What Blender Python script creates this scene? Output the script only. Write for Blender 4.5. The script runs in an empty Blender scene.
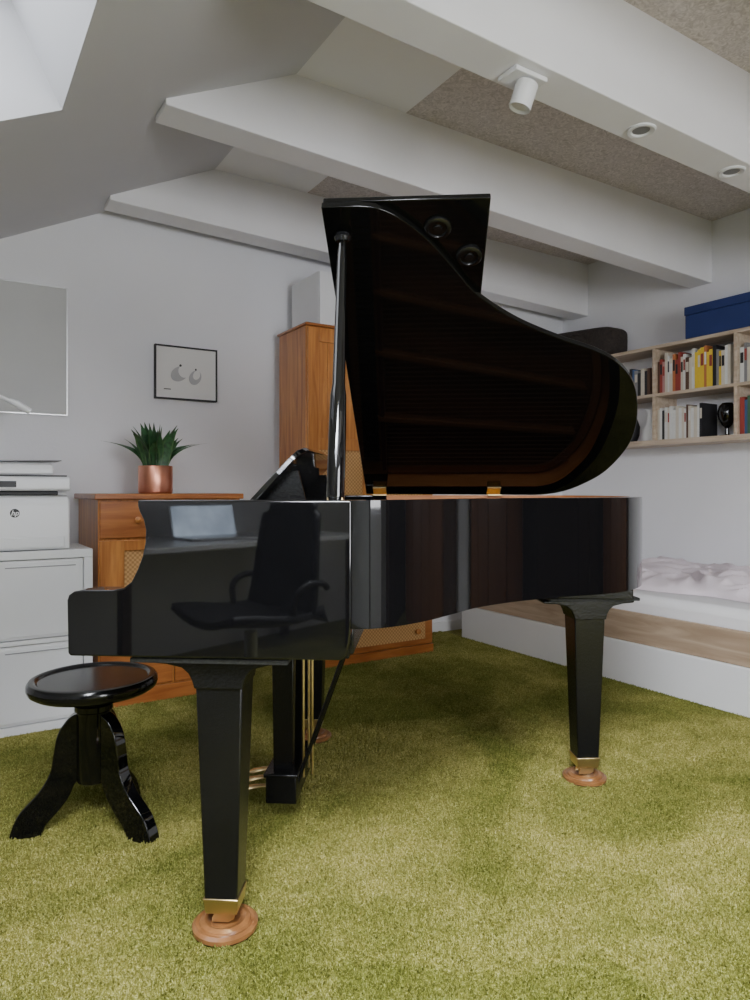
import bpy, bmesh, math, random
from mathutils import Vector, Matrix, noise
random.seed(7)
C = bpy.context.scene.collection

# ------------------------------------------------------------------ materials
def newmat(name):
    m = bpy.data.materials.new(name); m.use_nodes = True
    nt = m.node_tree
    return m, nt, nt.nodes['Principled BSDF']

def plain(name, col, rough=0.5, metal=0.0, coat=0.0, var=0.06, scale=8.0, bump=0.0, bscale=200.0, spec=0.5, emit=0.0):
    m, nt, b = newmat(name)
    tc = nt.nodes.new('ShaderNodeTexCoord')
    n = nt.nodes.new('ShaderNodeTexNoise'); n.inputs['Scale'].default_value = scale; n.inputs['Detail'].default_value = 4
    nt.links.new(tc.outputs['Object'], n.inputs['Vector'])
    r = nt.nodes.new('ShaderNodeValToRGB')
    r.color_ramp.elements[0].position = 0.3; r.color_ramp.elements[1].position = 0.7
    r.color_ramp.elements[0].color = [c*(1-var) for c in col]+[1]
    r.color_ramp.elements[1].color = [min(1, c*(1+var)) for c in col]+[1]
    nt.links.new(n.outputs['Fac'], r.inputs['Fac']); nt.links.new(r.outputs['Color'], b.inputs['Base Color'])
    b.inputs['Roughness'].default_value = rough; b.inputs['Metallic'].default_value = metal
    b.inputs['Coat Weight'].default_value = coat; b.inputs['Specular IOR Level'].default_value = spec
    if emit > 0:
        nt.links.new(r.outputs['Color'], b.inputs['Emission Color']); b.inputs['Emission Strength'].default_value = emit
    if bump > 0:
        n2 = nt.nodes.new('ShaderNodeTexNoise'); n2.inputs['Scale'].default_value = bscale; n2.inputs['Detail'].default_value = 3
        nt.links.new(tc.outputs['Object'], n2.inputs['Vector'])
        bp = nt.nodes.new('ShaderNodeBump'); bp.inputs['Strength'].default_value = bump; bp.inputs['Distance'].default_value = 0.01
        nt.links.new(n2.outputs['Fac'], bp.inputs['Height']); nt.links.new(bp.outputs['Normal'], b.inputs['Normal'])
    return m

def wood(name, c1, c2, stretch=(14, 14, 1.2), rough=0.35, coat=0.2, scale=1.0):
    m, nt, b = newmat(name)
    tc = nt.nodes.new('ShaderNodeTexCoord'); mp = nt.nodes.new('ShaderNodeMapping')
    mp.inputs['Scale'].default_value = stretch
    nt.links.new(tc.outputs['Object'], mp.inputs['Vector'])
    n = nt.nodes.new('ShaderNodeTexNoise'); n.inputs['Scale'].default_value = 1.6*scale; n.inputs['Detail'].default_value = 8; n.inputs['Distortion'].default_value = 1.2
    nt.links.new(mp.outputs['Vector'], n.inputs['Vector'])
    r = nt.nodes.new('ShaderNodeValToRGB')
    r.color_ramp.elements[0].position = 0.32; r.color_ramp.elements[1].position = 0.68
    r.color_ramp.elements[0].color = list(c1)+[1]; r.color_ramp.elements[1].color = list(c2)+[1]
    nt.links.new(n.outputs['Fac'], r.inputs['Fac']); nt.links.new(r.outputs['Color'], b.inputs['Base Color'])
    b.inputs['Roughness'].default_value = rough; b.inputs['Coat Weight'].default_value = coat
    return m

def cane_mat():
    m, nt, b = newmat('woven_cane')
    tc = nt.nodes.new('ShaderNodeTexCoord')
    ch = nt.nodes.new('ShaderNodeTexChecker'); ch.inputs['Scale'].default_value = 90
    ch.inputs['Color1'].default_value = (0.62, 0.36, 0.14, 1); ch.inputs['Color2'].default_value = (0.42, 0.21, 0.07, 1)
    nt.links.new(tc.outputs['Object'], ch.inputs['Vector']); nt.links.new(ch.outputs['Color'], b.inputs['Base Color'])
    b.inputs['Roughness'].default_value = 0.6
    return m

def carpet_mat(name, hair=False):
    m, nt, b = newmat(name)
    geo = nt.nodes.new('ShaderNodeNewGeometry')
    def nz(s, d=4, dist=0.0):
        n = nt.nodes.new('ShaderNodeTexNoise'); n.inputs['Scale'].default_value = s; n.inputs['Detail'].default_value = d
        n.inputs['Distortion'].default_value = dist
        nt.links.new(geo.outputs['Position'], n.inputs['Vector']); return n
    def ramp(src, stops):
        r = nt.nodes.new('ShaderNodeValToRGB')
        r.color_ramp.elements[0].position = stops[0][0]; r.color_ramp.elements[0].color = stops[0][1]
        r.color_ramp.elements[1].position = stops[-1][0]; r.color_ramp.elements[1].color = stops[-1][1]
        for p, c in stops[1:-1]:
            e = r.color_ramp.elements.new(p); e.color = c
        nt.links.new(src.outputs['Fac'], r.inputs['Fac']); return r
    def mul(a, b_):
        mx = nt.nodes.new('ShaderNodeMix'); mx.data_type = 'RGBA'; mx.blend_type = 'MULTIPLY'; mx.inputs[0].default_value = 1.0
        nt.links.new(a, mx.inputs[6]); nt.links.new(b_, mx.inputs[7]); return mx.outputs[2]
    big = nz(1.3, 3, 1.0); mid = nz(6, 5, 1.5); fine = nz(190, 4, 1.0); tuft = nz(80, 3, 0.6)
    r = ramp(fine, [(0.30, (0.16, 0.145, 0.028, 1)), (0.5, (0.39, 0.355, 0.100, 1)), (0.70, (0.76, 0.69, 0.32, 1))])
    r2 = ramp(big, [(0.38, (0.55, 0.61, 0.46, 1)), (0.60, (1, 1, 1, 1))])
    r3 = ramp(mid, [(0.38, (0.78, 0.82, 0.72, 1)), (0.62, (1, 1, 1, 1))])
    r4 = ramp(tuft, [(0.32, (0.68, 0.70, 0.58, 1)), (0.6, (1, 1, 1, 1))])
    out = mul(mul(mul(r.outputs['Color'], r2.outputs['Color']), r3.outputs['Color']), r4.outputs['Color'])
    nt.links.new(out, b.inputs['Base Color'])
    b.inputs['Roughness'].default_value = 0.95; b.inputs['Specular IOR Level'].default_value = 0.1
    if not hair:
        ad = nt.nodes.new('ShaderNodeMath'); ad.operation = 'ADD'
        nt.links.new(fine.outputs['Fac'], ad.inputs[0]); nt.links.new(tuft.outputs['Fac'], ad.inputs[1])
        bp = nt.nodes.new('ShaderNodeBump'); bp.inputs['Strength'].default_value = 1.0; bp.inputs['Distance'].default_value = 0.012
        nt.links.new(ad.outputs[0], bp.inputs['Height']); nt.links.new(bp.outputs['Normal'], b.inputs['Normal'])
    return m

def osb_mat():
    m, nt, b = newmat('chipboard_panel')
    tc = nt.nodes.new('ShaderNodeTexCoord')
    v = nt.nodes.new('ShaderNodeTexNoise'); v.inputs['Scale'].default_value = 26; v.inputs['Detail'].default_value = 6; v.inputs['Distortion'].default_value = 3.0
    nt.links.new(tc.outputs['Object'], v.inputs['Vector'])
    r = nt.nodes.new('ShaderNodeValToRGB'); r.color_ramp.elements[0].position = 0.3; r.color_ramp.elements[1].position = 0.7
    r.color_ramp.elements[0].color = (0.46, 0.405, 0.385, 1); r.color_ramp.elements[1].color = (0.76, 0.70, 0.675, 1)
    nt.links.new(v.outputs['Fac'], r.inputs['Fac']); nt.links.new(r.outputs['Color'], b.inputs['Base Color'])
    b.inputs['Roughness'].default_value = 0.8
    return m

M = {}
M['wall'] = plain('wall_plaster', (0.80, 0.80, 0.83), 0.9, var=0.02, scale=2, bump=0.08, bscale=90)
M['ceil'] = plain('ceiling_paint_shaded', (0.65, 0.65, 0.675), 0.9, var=0.02, scale=2)  # same white ceiling; shade on the slope is put into the colour
M['ceilflat'] = plain('ceiling_paint_lit', (0.93, 0.92, 0.94), 0.9, var=0.02, scale=2)  # flat part painted lighter to carry the extra daylight it catches
M['beam'] = plain('beam_white_paint', (0.87, 0.86, 0.885), 0.75, var=0.025, scale=3)
M['osb'] = osb_mat()
M['carpet'] = carpet_mat('olive_carpet')
M['pile'] = carpet_mat('olive_carpet_pile', True)
M['black'] = plain('black_polyester_lacquer', (0.003, 0.003, 0.0035), 0.03, coat=0.35, var=0.1)
M['blackrim'] = plain('black_rim_lacquer', (0.003, 0.003, 0.0035), 0.04, coat=0.1, var=0.1, spec=0.45)
M['blackseat'] = plain('black_seat_lacquer', (0.004, 0.004, 0.0045), 0.16, var=0.1)
M['blacklid'] = plain('black_lid_lacquer', (0.003, 0.003, 0.003), 0.05, var=0.1, spec=0.32)
M['blacksat'] = plain('black_satin_lacquer', (0.005, 0.005, 0.0055), 0.24, var=0.1, bump=0.10, bscale=120)
M['dusty'] = plain('dusty_black', (0.020, 0.021, 0.021), 0.6, var=0.6, scale=160, bump=.3, bscale=200)
M['blackmatte'] = plain('black_matte', (0.008, 0.008, 0.009), 0.55, var=0.1)
M['brass'] = plain('brass', (0.86, 0.66, 0.34), 0.32, metal=1.0)
M['copperwood'] = wood('caster_cup_wood', (0.17, 0.068, 0.022), (0.31, 0.14, 0.05), (6, 6, 6), 0.3, 0.4)
M['veneer'] = wood('inner_rim_veneer', (0.28, 0.095, 0.026), (0.40, 0.16, 0.048), (3, 3, 20), 0.4, 0.2)
M['soundboard'] = plain('spruce_soundboard', (0.13, 0.050, 0.019), 0.4, coat=.2, var=.08, scale=4)
M['plate'] = plain('bronze_plate', (0.28, 0.125, 0.050), 0.4, metal=0.4)
M['string'] = plain('steel_string', (0.30, 0.17, 0.11), 0.4, metal=0.7)
M['felt'] = plain('dark_red_felt', (0.05, 0.008, 0.006), 0.95)
M['ivory'] = plain('key_white', (0.80, 0.78, 0.72), 0.25)
M['pine'] = wood('orange_pine', (0.36, 0.115, 0.022), (0.60, 0.25, 0.060), (16, 16, 1.3), 0.35, 0.25)
M['pineh'] = wood('orange_pine_horizontal', (0.29, 0.085, 0.018), (0.48, 0.175, 0.042), (1.3, 16, 16), 0.32, 0.25)
M['cane'] = cane_mat()
M['oak'] = wood('pale_oak', (0.42, 0.32, 0.23), (0.62, 0.51, 0.40), (14, 1.5, 14), 0.5, 0.0)
M['oakdark'] = wood('bed_panel_oak', (0.33, 0.235, 0.16), (0.50, 0.385, 0.28), (14, 1.5, 14), 0.5, 0.0)
M['white'] = plain('white_laminate', (0.80, 0.80, 0.815), 0.35, var=0.01)
M['whitepl'] = plain('white_plastic', (0.80, 0.80, 0.815), 0.4, var=0.01)
M['grey'] = plain('grey_plastic', (0.25, 0.25, 0.26), 0.45)
M['dark'] = plain('dark_slot', (0.02, 0.02, 0.022), 0.5)
M['alu'] = plain('brushed_aluminium', (0.62, 0.62, 0.63), 0.35, metal=0.9)
M['board'] = plain('whiteboard_surface', (0.56, 0.565, 0.56), 0.8, var=0.03, scale=3)
M['leaf'] = plain('snake_plant_leaf', (0.026, 0.085, 0.030), 0.4, var=0.6, scale=40)
M['leafedge'] = plain('snake_plant_margin', (0.06, 0.13, 0.04), 0.4, var=0.3, scale=20)
M['copper'] = plain('copper_pot', (0.70, 0.31, 0.21), 0.34, metal=0.92)
M['soil'] = plain('soil', (0.03, 0.02, 0.012), 0.95, var=0.4, scale=60)
M['sheet'] = plain('white_sheet', (0.78, 0.77, 0.79), 0.9, var=0.02, bump=0.1, bscale=60)
M['duvet'] = plain('pink_lilac_duvet', (0.68, 0.60, 0.645), 0.95, var=0.03, bump=0.08, bscale=80)
M['blue'] = plain('blue_card', (0.012, 0.030, 0.14), 0.6)
M['bag'] = plain('dark_brown_wicker', (0.030, 0.021, 0.017), 0.7, var=.5, scale=50, bump=1.0, bscale=70)
M['paper'] = plain('paper', (0.78, 0.77, 0.75), 0.9, var=0.01)
M['pages'] = plain('book_pages', (0.70, 0.66, 0.56), 0.9)
M['artgrey'] = plain('art_grey', (0.45, 0.45, 0.46), 0.9)
M['screen'] = plain('laptop_screen', (0.52, 0.62, 0.78), 0.2, emit=6.5, var=.35, scale=7)
M['walnut'] = wood('dark_walnut', (0.030, 0.016, 0.010), (0.055, 0.028, 0.016), (14, 14, 1.5), 0.4, 0.1)
M['cherry'] = wood('dark_cherry', (0.12, 0.042, 0.015), (0.20, 0.078, 0.028), (14, 14, 1.5), 0.4, 0.1)
M['curtain'] = plain('pale_curtain', (0.45, 0.44, 0.43), 0.95, var=.05)

# ------------------------------------------------------------------ mesh builder
class MB:
    def __init__(s): s.bm = bmesh.new()
    def face(s, vs, m=0):
        try:
            f = s.bm.faces.new(vs); f.material_index = m; return f
        except ValueError: return None
    def box(s, x0, x1, y0, y1, z0, z1, m=0):
        v = [s.bm.verts.new(p) for p in ((x0,y0,z0),(x1,y0,z0),(x1,y1,z0),(x0,y1,z0),(x0,y0,z1),(x1,y0,z1),(x1,y1,z1),(x0,y1,z1))]
        for q in ((0,3,2,1),(4,5,6,7),(0,1,5,4),(1,2,6,5),(2,3,7,6),(3,0,4,7)): s.face([v[i] for i in q], m)
        return s
    def frustum(s, cx, cy, a0, b0, z0, a1, b1, z1, m=0):
        v = []
        for (a, b, z) in ((a0,b0,z0),(a1,b1,z1)):
            for sx, sy in ((-1,-1),(1,-1),(1,1),(-1,1)): v.append(s.bm.verts.new((cx+sx*a/2, cy+sy*b/2, z)))
        for q in ((0,3,2,1),(4,5,6,7),(0,1,5,4),(1,2,6,5),(2,3,7,6),(3,0,4,7)): s.face([v[i] for i in q], m)
        return s
    def prism(s, pts, axis, a, b, m=0, fn=None):
        def P(p, c):
            if fn: return fn(p, c)
            return {'x': (c, p[0], p[1]), 'y': (p[0], c, p[1]), 'z': (p[0], p[1], c)}[axis]
        A = [s.bm.verts.new(P(p, a)) for p in pts]; B = [s.bm.verts.new(P(p, b)) for p in pts]
        s.face(A, m); s.face(list(reversed(B)), m)
        n = len(pts)
        for i in range(n): s.face([A[i], B[i], B[(i+1) % n], A[(i+1) % n]], m)
        return s
    def lathe(s, prof, cx=0, cy=0, seg=32, m=0, mat=None, caps=True):
        rings = []
        for r, z in prof:
            ring = []
            for i in range(seg):
                a = 2*math.pi*i/seg
                p = Vector((cx+r*math.cos(a), cy+r*math.sin(a), z))
                if mat: p = mat @ p
                ring.append(s.bm.verts.new(p))
            rings.append(ring)
        for j in range(len(rings)-1):
            for i in range(seg):
                s.face([rings[j][i], rings[j][(i+1) % seg], rings[j+1][(i+1) % seg], rings[j+1][i]], m)
        if caps: s.face(list(reversed(rings[0])), m); s.face(rings[-1], m)
        return s
    def tube(s, path, r, seg=10, m=0, flat=1.0):
        path = [Vector(p) for p in path]; n = len(path)
        rs = r if isinstance(r, (list, tuple)) else [r]*n
        rings = []
        t0 = (path[1]-path[0]).normalized()
        up = Vector((0, 0, 1)) if abs(t0.z) < 0.9 else Vector((1, 0, 0))
        for i, p in enumerate(path):
            t = (path[min(i+1, n-1)]-path[max(i-1, 0)]).normalized()
            a = t.cross(up).normalized(); b2 = a.cross(t).normalized(); up = b2
            rings.append([s.bm.verts.new(p+a*rs[i]*math.cos(2*math.pi*k/seg)+b2*rs[i]*flat*math.sin(2*math.pi*k/seg)) for k in range(seg)])
        for j in range(n-1):
            for i in range(seg):
                s.face([rings[j][i], rings[j][(i+1) % seg], rings[j+1][(i+1) % seg], rings[j+1][i]], m)
        s.face(list(reversed(rings[0])), m); s.face(rings[-1], m)
        return s
    def finish(s, name, mats, parent=None, bevel=0.0, smooth=True, loc=(0,0,0), rotz=0.0, label=None, seg=2, sub=0):
        bmesh.ops.recalc_face_normals(s.bm, faces=s.bm.faces[:])
        xs = [v.co for v in s.bm.verts]
        mn = Vector((min(v.x for v in xs), min(v.y for v in xs), min(v.z for v in xs)))
        mx = Vector((max(v.x for v in xs), max(v.y for v in xs), max(v.z for v in xs)))
        o = Vector(((mn.x+mx.x)/2, (mn.y+mx.y)/2, mn.z))
        bmesh.ops.translate(s.bm, verts=s.bm.verts[:], vec=-o)
        me = bpy.data.meshes.new(name); s.bm.to_mesh(me); s.bm.free()
        if not isinstance(mats, (list, tuple)): mats = [mats]
        for mm in mats: me.materials.append(mm)
        if smooth:
            for p in me.polygons: p.use_smooth = True
            me.set_sharp_from_angle(angle=math.radians(38))
        ob = bpy.data.objects.new(name, me); C.objects.link(ob)
        R = Matrix.Rotation(rotz, 3, 'Z')
        ob.location = R @ o + Vector(loc); ob.rotation_euler = (0, 0, rotz)
        if parent: ob.parent = parent
        if bevel > 0:
            b = ob.modifiers.new('bevel', 'BEVEL'); b.width = bevel; b.segments = seg; b.limit_method = 'ANGLE'; b.angle_limit = math.radians(40)
        if label: ob['label'] = label
        return ob

def top(name, label, cat, loc=(0,0,0), rotz=0.0, group=None):
    e = bpy.data.objects.new(name, None); C.objects.link(e); e.empty_display_size = 0.1
    e.location = loc; e.rotation_euler = (0, 0, rotz); e['label'] = label; e['category'] = cat
    if group: e['group'] = group
    return e
def sub(name, parent, loc, rotz=0.0):
    e = bpy.data.objects.new(name, None); C.objects.link(e); e.parent = parent; e.location = loc; e.rotation_euler = (0, 0, rotz); e.empty_display_size = .05
    return e
def tag(o, label, cat, group=None):
    o['label'] = label; o['category'] = cat
    if group: o['group'] = group
    return o
def struct(o): o['kind'] = 'structure'; return o
def box(name, a, mat, parent=None, bevel=0.0, **k): return MB().box(*a).finish(name, mat, parent, bevel, **k)
def catmull(P, n=6):
    out = []
    for i in range(1, len(P)-2):
        p0, p1, p2, p3 = [Vector(P[i+k]) for k in (-1, 0, 1, 2)]
        for j in range(n):
            t = j/n
            out.append(0.5*((2*p1)+(-p0+p2)*t+(2*p0-5*p1+4*p2-p3)*t*t+(-p0+3*p1-3*p2+p3)*t**3))
    out.append(Vector(P[-2])); return out

# ------------------------------------------------------------------ room shell
XL, XR, YF, YB = -2.0, 4.35, -2.2, 4.0
ZC = 2.82
def zs(x): return 2.185+0.49*x
XK = (ZC-2.185)/0.49
struct(box('floor', (XL-.15, XR+.15, YF-.15, YB+.15, -0.12, 0.0), M['carpet']))
struct(MB().prism([(XL, 0), (XR, 0), (XR, ZC+.1), (XK, ZC+.1), (XL, zs(XL)+.1)], 'y', YB, YB+.15).finish('wall_back', M['wall'], smooth=False))
WX0, WX1, WZ0, WZ1 = 0.45, 1.95, 0.85, 2.15
mb = MB()
mb.prism([(XL, 0), (WX0, 0), (WX0, zs(WX0)+.1), (XL, zs(XL)+.1)], 'y', YF-.15, YF)
mb.box(WX0, WX1, YF-.15, YF, 0, WZ0); mb.prism([(WX0, WZ1), (WX1, WZ1), (WX1, ZC+.1), (XK, ZC+.1), (WX0, zs(WX0)+.1)], 'y', YF-.15, YF)
mb.box(WX1, XR, YF-.15, YF, 0, ZC+.1)
struct(mb.finish('wall_front', M['wall'], smooth=False))
mb = MB(); mb.box(WX0, WX1, YF-.10, YF-.05, WZ0, WZ0+.06); mb.box(WX0, WX1, YF-.10, YF-.05, WZ1-.06, WZ1)
for x in (WX0, (WX0+WX1)/2-.03, WX1-.06): mb.box(x, x+.06, YF-.10, YF-.05, WZ0+.06, WZ1-.06)
struct(mb.finish('window_3', M['whitepl'], smooth=False))
struct(box('wall_right', (XR, XR+.15, YF, YB, 0, ZC+.1), M['wall']))
struct(box('wall_left', (XL-.15, XL, YF, YB, 0, zs(XL)+.1), M['wall']))
XO = 1.87
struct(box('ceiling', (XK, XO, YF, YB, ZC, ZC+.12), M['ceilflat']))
struct(box('ceiling', (XO, XR, YF, YB, ZC, ZC+.12), M['osb']))
NS = Vector((-0.44, 0, 0.898))
TH = 0.46
sky = [(-0.55, 0.36, 1.45, 2.63), (-0.60, 0.36, -0.75, 0.35)]
def slope_piece(mb, x0, x1, y0, y1):
    def fn(p, c):
        return Vector((p[0], p[1], zs(p[0])))+NS*c
    mb.prism([(x0, y0), (x1, y0), (x1, y1), (x0, y1)], 'z', 0, TH, fn=fn)
mb = MB()
slope_piece(mb, XL-.1, -0.60, YF, YB); slope_piece(mb, 0.36, XK, YF, YB)
slope_piece(mb, -0.60, 0.36, YF, -0.75); slope_piece(mb, -0.60, 0.36, 0.35, 1.45); slope_piece(mb, -0.60, 0.36, 2.63, YB)
slope_piece(mb, -0.60, -0.55, 1.45, 2.63)
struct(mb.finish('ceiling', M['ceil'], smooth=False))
for i, (x0, x1, y0, y1) in enumerate(sky):
    mb = MB()
    w = 0.05
    for (a, b2, c, d) in ((x0, x1, y0, y0+w), (x0, x1, y1-w, y1), (x0, x0+w, y0+w, y1-w), (x1-w, x1, y0+w, y1-w)):
        def fn(p, cc): return Vector((p[0], p[1], zs(p[0])))+NS*cc
        mb.prism([(a, c), (b2, c), (b2, d), (a, d)], 'z', TH-.06, TH-.01, fn=fn)
    struct(mb.finish('window_%d' % (i+1), M['whitepl'], smooth=False))
def beam(n, y0, y1, zr=2.41, zl=2.525):
    p = [(0.74, zl), (0.74, zs(0.74)+.02), (XK, ZC+.02), (XR, ZC+.02), (XR, zr)]
    struct(MB().prism(p, 'y', y0, y1).finish('trim_%d' % n, M['beam'], bevel=0.004, smooth=False))
beam(1, 2.694, 2.854); beam(2, 3.733, 3.893); beam(3, 1.65, 1.81, 2.41, 2.46); beam(4, 0.60, 0.76); beam(5, -0.45, -0.29)
struct(box('baseboard_back', (XL, XR, YB-.015, YB, 0, .07), M['white']))
struct(box('baseboard_right', (XR-.015, XR, YF, YB-.015, 0, .07), M['white']))

# ------------------------------------------------------------------ grand piano (local: x towards tail, y from treble to bass)
PW, ZR, ZRB = 1.48, 1.008, 0.73
pa = math.radians(-36.2)
piano = top('grand_piano', 'glossy black baby grand piano with its lid propped open', 'piano', (0.24, 1.656, 0), pa)
ctrl = [(.60,0),(.66,0.003),(.72,.035),(.79,.105),(.86,.205),(.93,.305),(1.05,.41),(1.19,.495),(1.30,.55),(1.385,.615),(1.455,.715),(1.503,.85),(1.532,1.0),(1.53,1.13),(1.495,1.28),(1.435,1.38),(1.36,1.45),(1.26,1.48),(1.10,1.48)]
curve = catmull(ctrl, 8)
curve = [Vector((.63, 0))]+[c for c in curve if c.x > .665 or c.y > .5]
outer = curve+[Vector((.63, PW))]
def offset(P, d):
    out = []
    for i, p in enumerate(P):
        t = (P[min(i+1, len(P)-1)]-P[max(i-1, 0)]).normalized()
        out.append(p+Vector((-t.y, t.x))*d)
    return out
inner = offset(outer, .038)
mb = MB()
rows = []
for P, Q in zip(outer, inner):
    rows.append([mb.bm.verts.new(c) for c in ((P.x,P.y,ZRB),(P.x,P.y,ZR),(Q.x,Q.y,ZR),(Q.x,Q.y,ZRB))])
for i in range(len(rows)-1):
    a, b2 = rows[i], rows[i+1]
    for k in range(4):
        mb.face([a[k], b2[k], b2[(k+1) % 4], a[(k+1) % 4]], 1 if k == 2 else 0)
mb.face(rows[0]); mb.face(rows[-1])
mb.finish('rim', [M['blackrim'], M['veneer']], piano, bevel=0.003)
cheekp = [(0.004,.662),(-.002,.668),(-.004,.785),(.0,.797),(.012,.805),(.03,.808),(.100,.809),(.125,.814),(.143,.828),(.157,.856),(.168,.885),(.174,.915),(.175,.942),(.170,.965),(.161,.982),(.157,.995),(.157,ZR),(.63,ZR),(.63,.74),(.626,.70),(.618,.672),(.605,.662)]
for (y0, y1, ya, yb) in ((0, .045, .0451, .10), (PW-.045, PW, PW-.10, PW-.0451)):
    MB().prism(cheekp, 'y', y0, y1).finish('cheek', M['black'], piano, bevel=0.004, seg=3)
    MB().prism([(0.01,.664),(.0,.672),(-.001,.785),(.012,.800),(.03,.803),(.22,.803),(.22,.664)], 'y', ya, yb).finish('arm_block', M['black'], piano, bevel=0.004)
box('key_bed', (.012, .62, .0455, PW-.0455, .655, .70), M['blacksat'], piano, 0.002)
box('key_slip', (.012, .035, .101, PW-.101, .701, .745), M['black'], piano, 0.003)
mb = MB()
kw = (PW-.24)/52
for i in range(52): mb.box(.037, .185, .12+i*kw+.0006, .12+(i+1)*kw-.0006, .715, .738)
o = mb.finish('white_keys', M['ivory'], piano, 0.0008, label='white piano keys')
mb = MB()
for i in range(51):
    if (i+2) % 7 in (0, 1, 3, 4, 5):
        y = .12+(i+1)*kw; mb.box(.085, .185, y-.006, y+.006, .738, .750)
mb.finish('black_keys', M['black'], piano, 0.001, label='black piano keys')
MB().prism([(.186,.72),(.20,.70),(.23,.72),(.25,.80),(.262,.90),(.27,.955),(.258,.96),(.245,.90),(.232,.80),(.205,.745)], 'y', .101, PW-.101).finish('fallboard', M['black'], piano)
ins = offset(outer, .039)
MB().prism([(p.x, p.y) for p in ins], 'z', .86, .872).finish('soundboard', M['soundboard'], piano, smooth=False)
insp = offset(outer, .05); ins2 = offset(outer, .08)
mb = MB(); rows = []
for P, Q in zip(insp, ins2):
    rows.append([mb.bm.verts.new(c) for c in ((P.x,P.y,.905),(P.x,P.y,.918),(Q.x,Q.y,.918),(Q.x,Q.y,.905))])
for i in range(len(rows)-1):
    a, b2 = rows[i], rows[i+1]
    for k in range(4): mb.face([a[k], b2[k], b2[(k+1) % 4], a[(k+1) % 4]])
mb.face(rows[0]); mb.face(rows[-1])
mb.box(.34, .628, .05, PW-.05, .895, .93)
for (y, xe, ye) in ((.22, .80, .26), (.42, 1.0, .52), (.62, 1.33, .80), (.86, 1.42, 1.02), (1.15, 1.40, 1.22)):
    mb.prism([(.60, y-.010), (xe, ye-.007), (xe, ye+.007), (.60, y+.010)], 'z', .906, .950)
mb.finish('iron_plate', M['plate'], piano, label='bronze cast iron plate')
def send(y):
    best = .7
    for p in ins2:
        if abs(p.y-y) < .03: best = max(best, p.x)
    return best
mb = MB()
for i in range(64):
    y = .12+i*(1.24/63)
    xe = send(min(1.3, y+.02))-.02
    mb.box(.50, xe, y-.0012, y+.0012, .938, .941)
mb.finish('strings', M['string'], piano, smooth=False)
mb = MB()
for i in range(50):
    y = .13+i*(1.2/49); mb.box(.535, .60, y-.008, y+.008, .942, .965)
mb.finish('dampers', M['blackmatte'], piano)
box('felt_strip', (.61, .625, .07, 1.40, .9305, .944), M['felt'], piano)
box('music_shelf', (.30, .50, .05, PW-.05, .955, .968), M['black'], piano, 0.003)
dv = Vector((.145, .155)).normalized(); nv = Vector((dv.y, -dv.x))
def deskfn(p, c):
    q = Vector((.275, .970))+dv*p[1]+nv*c
    return (q.x, p[0], q.y)
dp = [(.40,0),(1.10,0),(1.10,.20),(1.08,.235),(1.03,.25),(.90,.252),(.75,.256),(.60,.252),(.47,.25),(.42,.235),(.40,.20)]
MB().prism(dp, 'z', 0, .016, fn=deskfn).finish('music_desk', M['black'], piano, bevel=0.003)
MB().prism([(.31,.969),(.46,.969),(.43,1.085),(.40,1.085)], 'y', .46, .475).finish('desk_strut', M['blacksat'], piano)
MB().prism([(.31,.969),(.46,.969),(.43,1.085),(.40,1.085)], 'y', 1.02, 1.035).finish('desk_strut', M['blacksat'], piano)
# lid
ph = math.radians(27.9); H0 = 1.012
def lidfn(p, c):
    w = p[1]; return (p[0], PW-w*math.cos(ph)+c*math.sin(ph), H0+w*math.sin(ph)+c*math.cos(ph))
lp = [(.54, 0.0)]+[(p.x, PW-p.y) for p in reversed(offset(outer, -.008)) if p.x > .64]+[(.63, PW+.008), (.54, PW+.008)]
MB().prism(lp, 'z', 0, .018, fn=lidfn).finish('lid', M['blacklid'], piano, bevel=0.002)
MB().prism([(.542,.0),(.945,.0),(.945,PW+.006),(.542,PW+.006)], 'z', .020, .036, fn=lidfn).finish('lid_flap', M['blacklid'], piano, bevel=0.003)
for (sx, w) in ((.82, 1.402), (.903, 1.308)):
    mb = MB()
    Mx = Matrix.Translation(Vector(lidfn((sx, w), .0195))) @ Matrix.Rotation(ph, 4, 'X').inverted() @ Matrix.Rotation(math.pi, 4, 'X')
    mb.lathe([(.034,0),(.034,.006),(.030,.009),(.024,.009),(.022,.004),(.012,.004),(.010,.008),(.0005,.008)], mat=Mx, seg=28)
    mb.finish('lid_bumper', M['blacksat'], piano)
for sx in (.60, 1.08):
    mb = MB()
    mb.box(sx-.028, sx+.028, PW-.065, PW-.008, ZR-.001, ZR+.004)
    mb.prism([(sx-.028, .006), (sx+.028, .006), (sx+.028, .062), (sx-.028, .062)], 'z', -.004, .0, fn=lidfn)
    mb.finish('lid_hinge', M['brass'], piano, label='brass lid hinge')
a = Vector((.588, .055, 1.0)); b_ = Vector(lidfn((.584, 1.405), -.012))
pth = [a.lerp(b_, t) for t in (0, .02, .25, .38, .42, .9, .97, 1.0)]
MB().tube(pth, [.015, .021, .0205, .019, .0150, .0125, .010, .008], seg=16).finish('lid_prop', M['black'], piano)
MB().lathe([(.001,-.012),(.018,-.010),(.022,0),(.018,.010),(.001,.013)], mat=Matrix.Translation(b_)).finish('prop_socket', M['blacksat'], piano)
MB().box(.57, .606, .047, .078, ZR-.004, ZR+.006).finish('prop_pivot', M['brass'], piano, bevel=.002)
mb = MB()
mb.prism([(.60,.55),(.66,.55),(1.40,1.02),(1.36,1.08)], 'z', .67, .73)
mb.prism([(.60,1.15),(.66,1.11),(1.42,1.03),(1.42,1.11)], 'z', .672, .732)
mb.box(.60, .63, .05, PW-.05, .664, .74)
mb.finish('case_beam', M['blacksat'], piano, 0.003)
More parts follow.
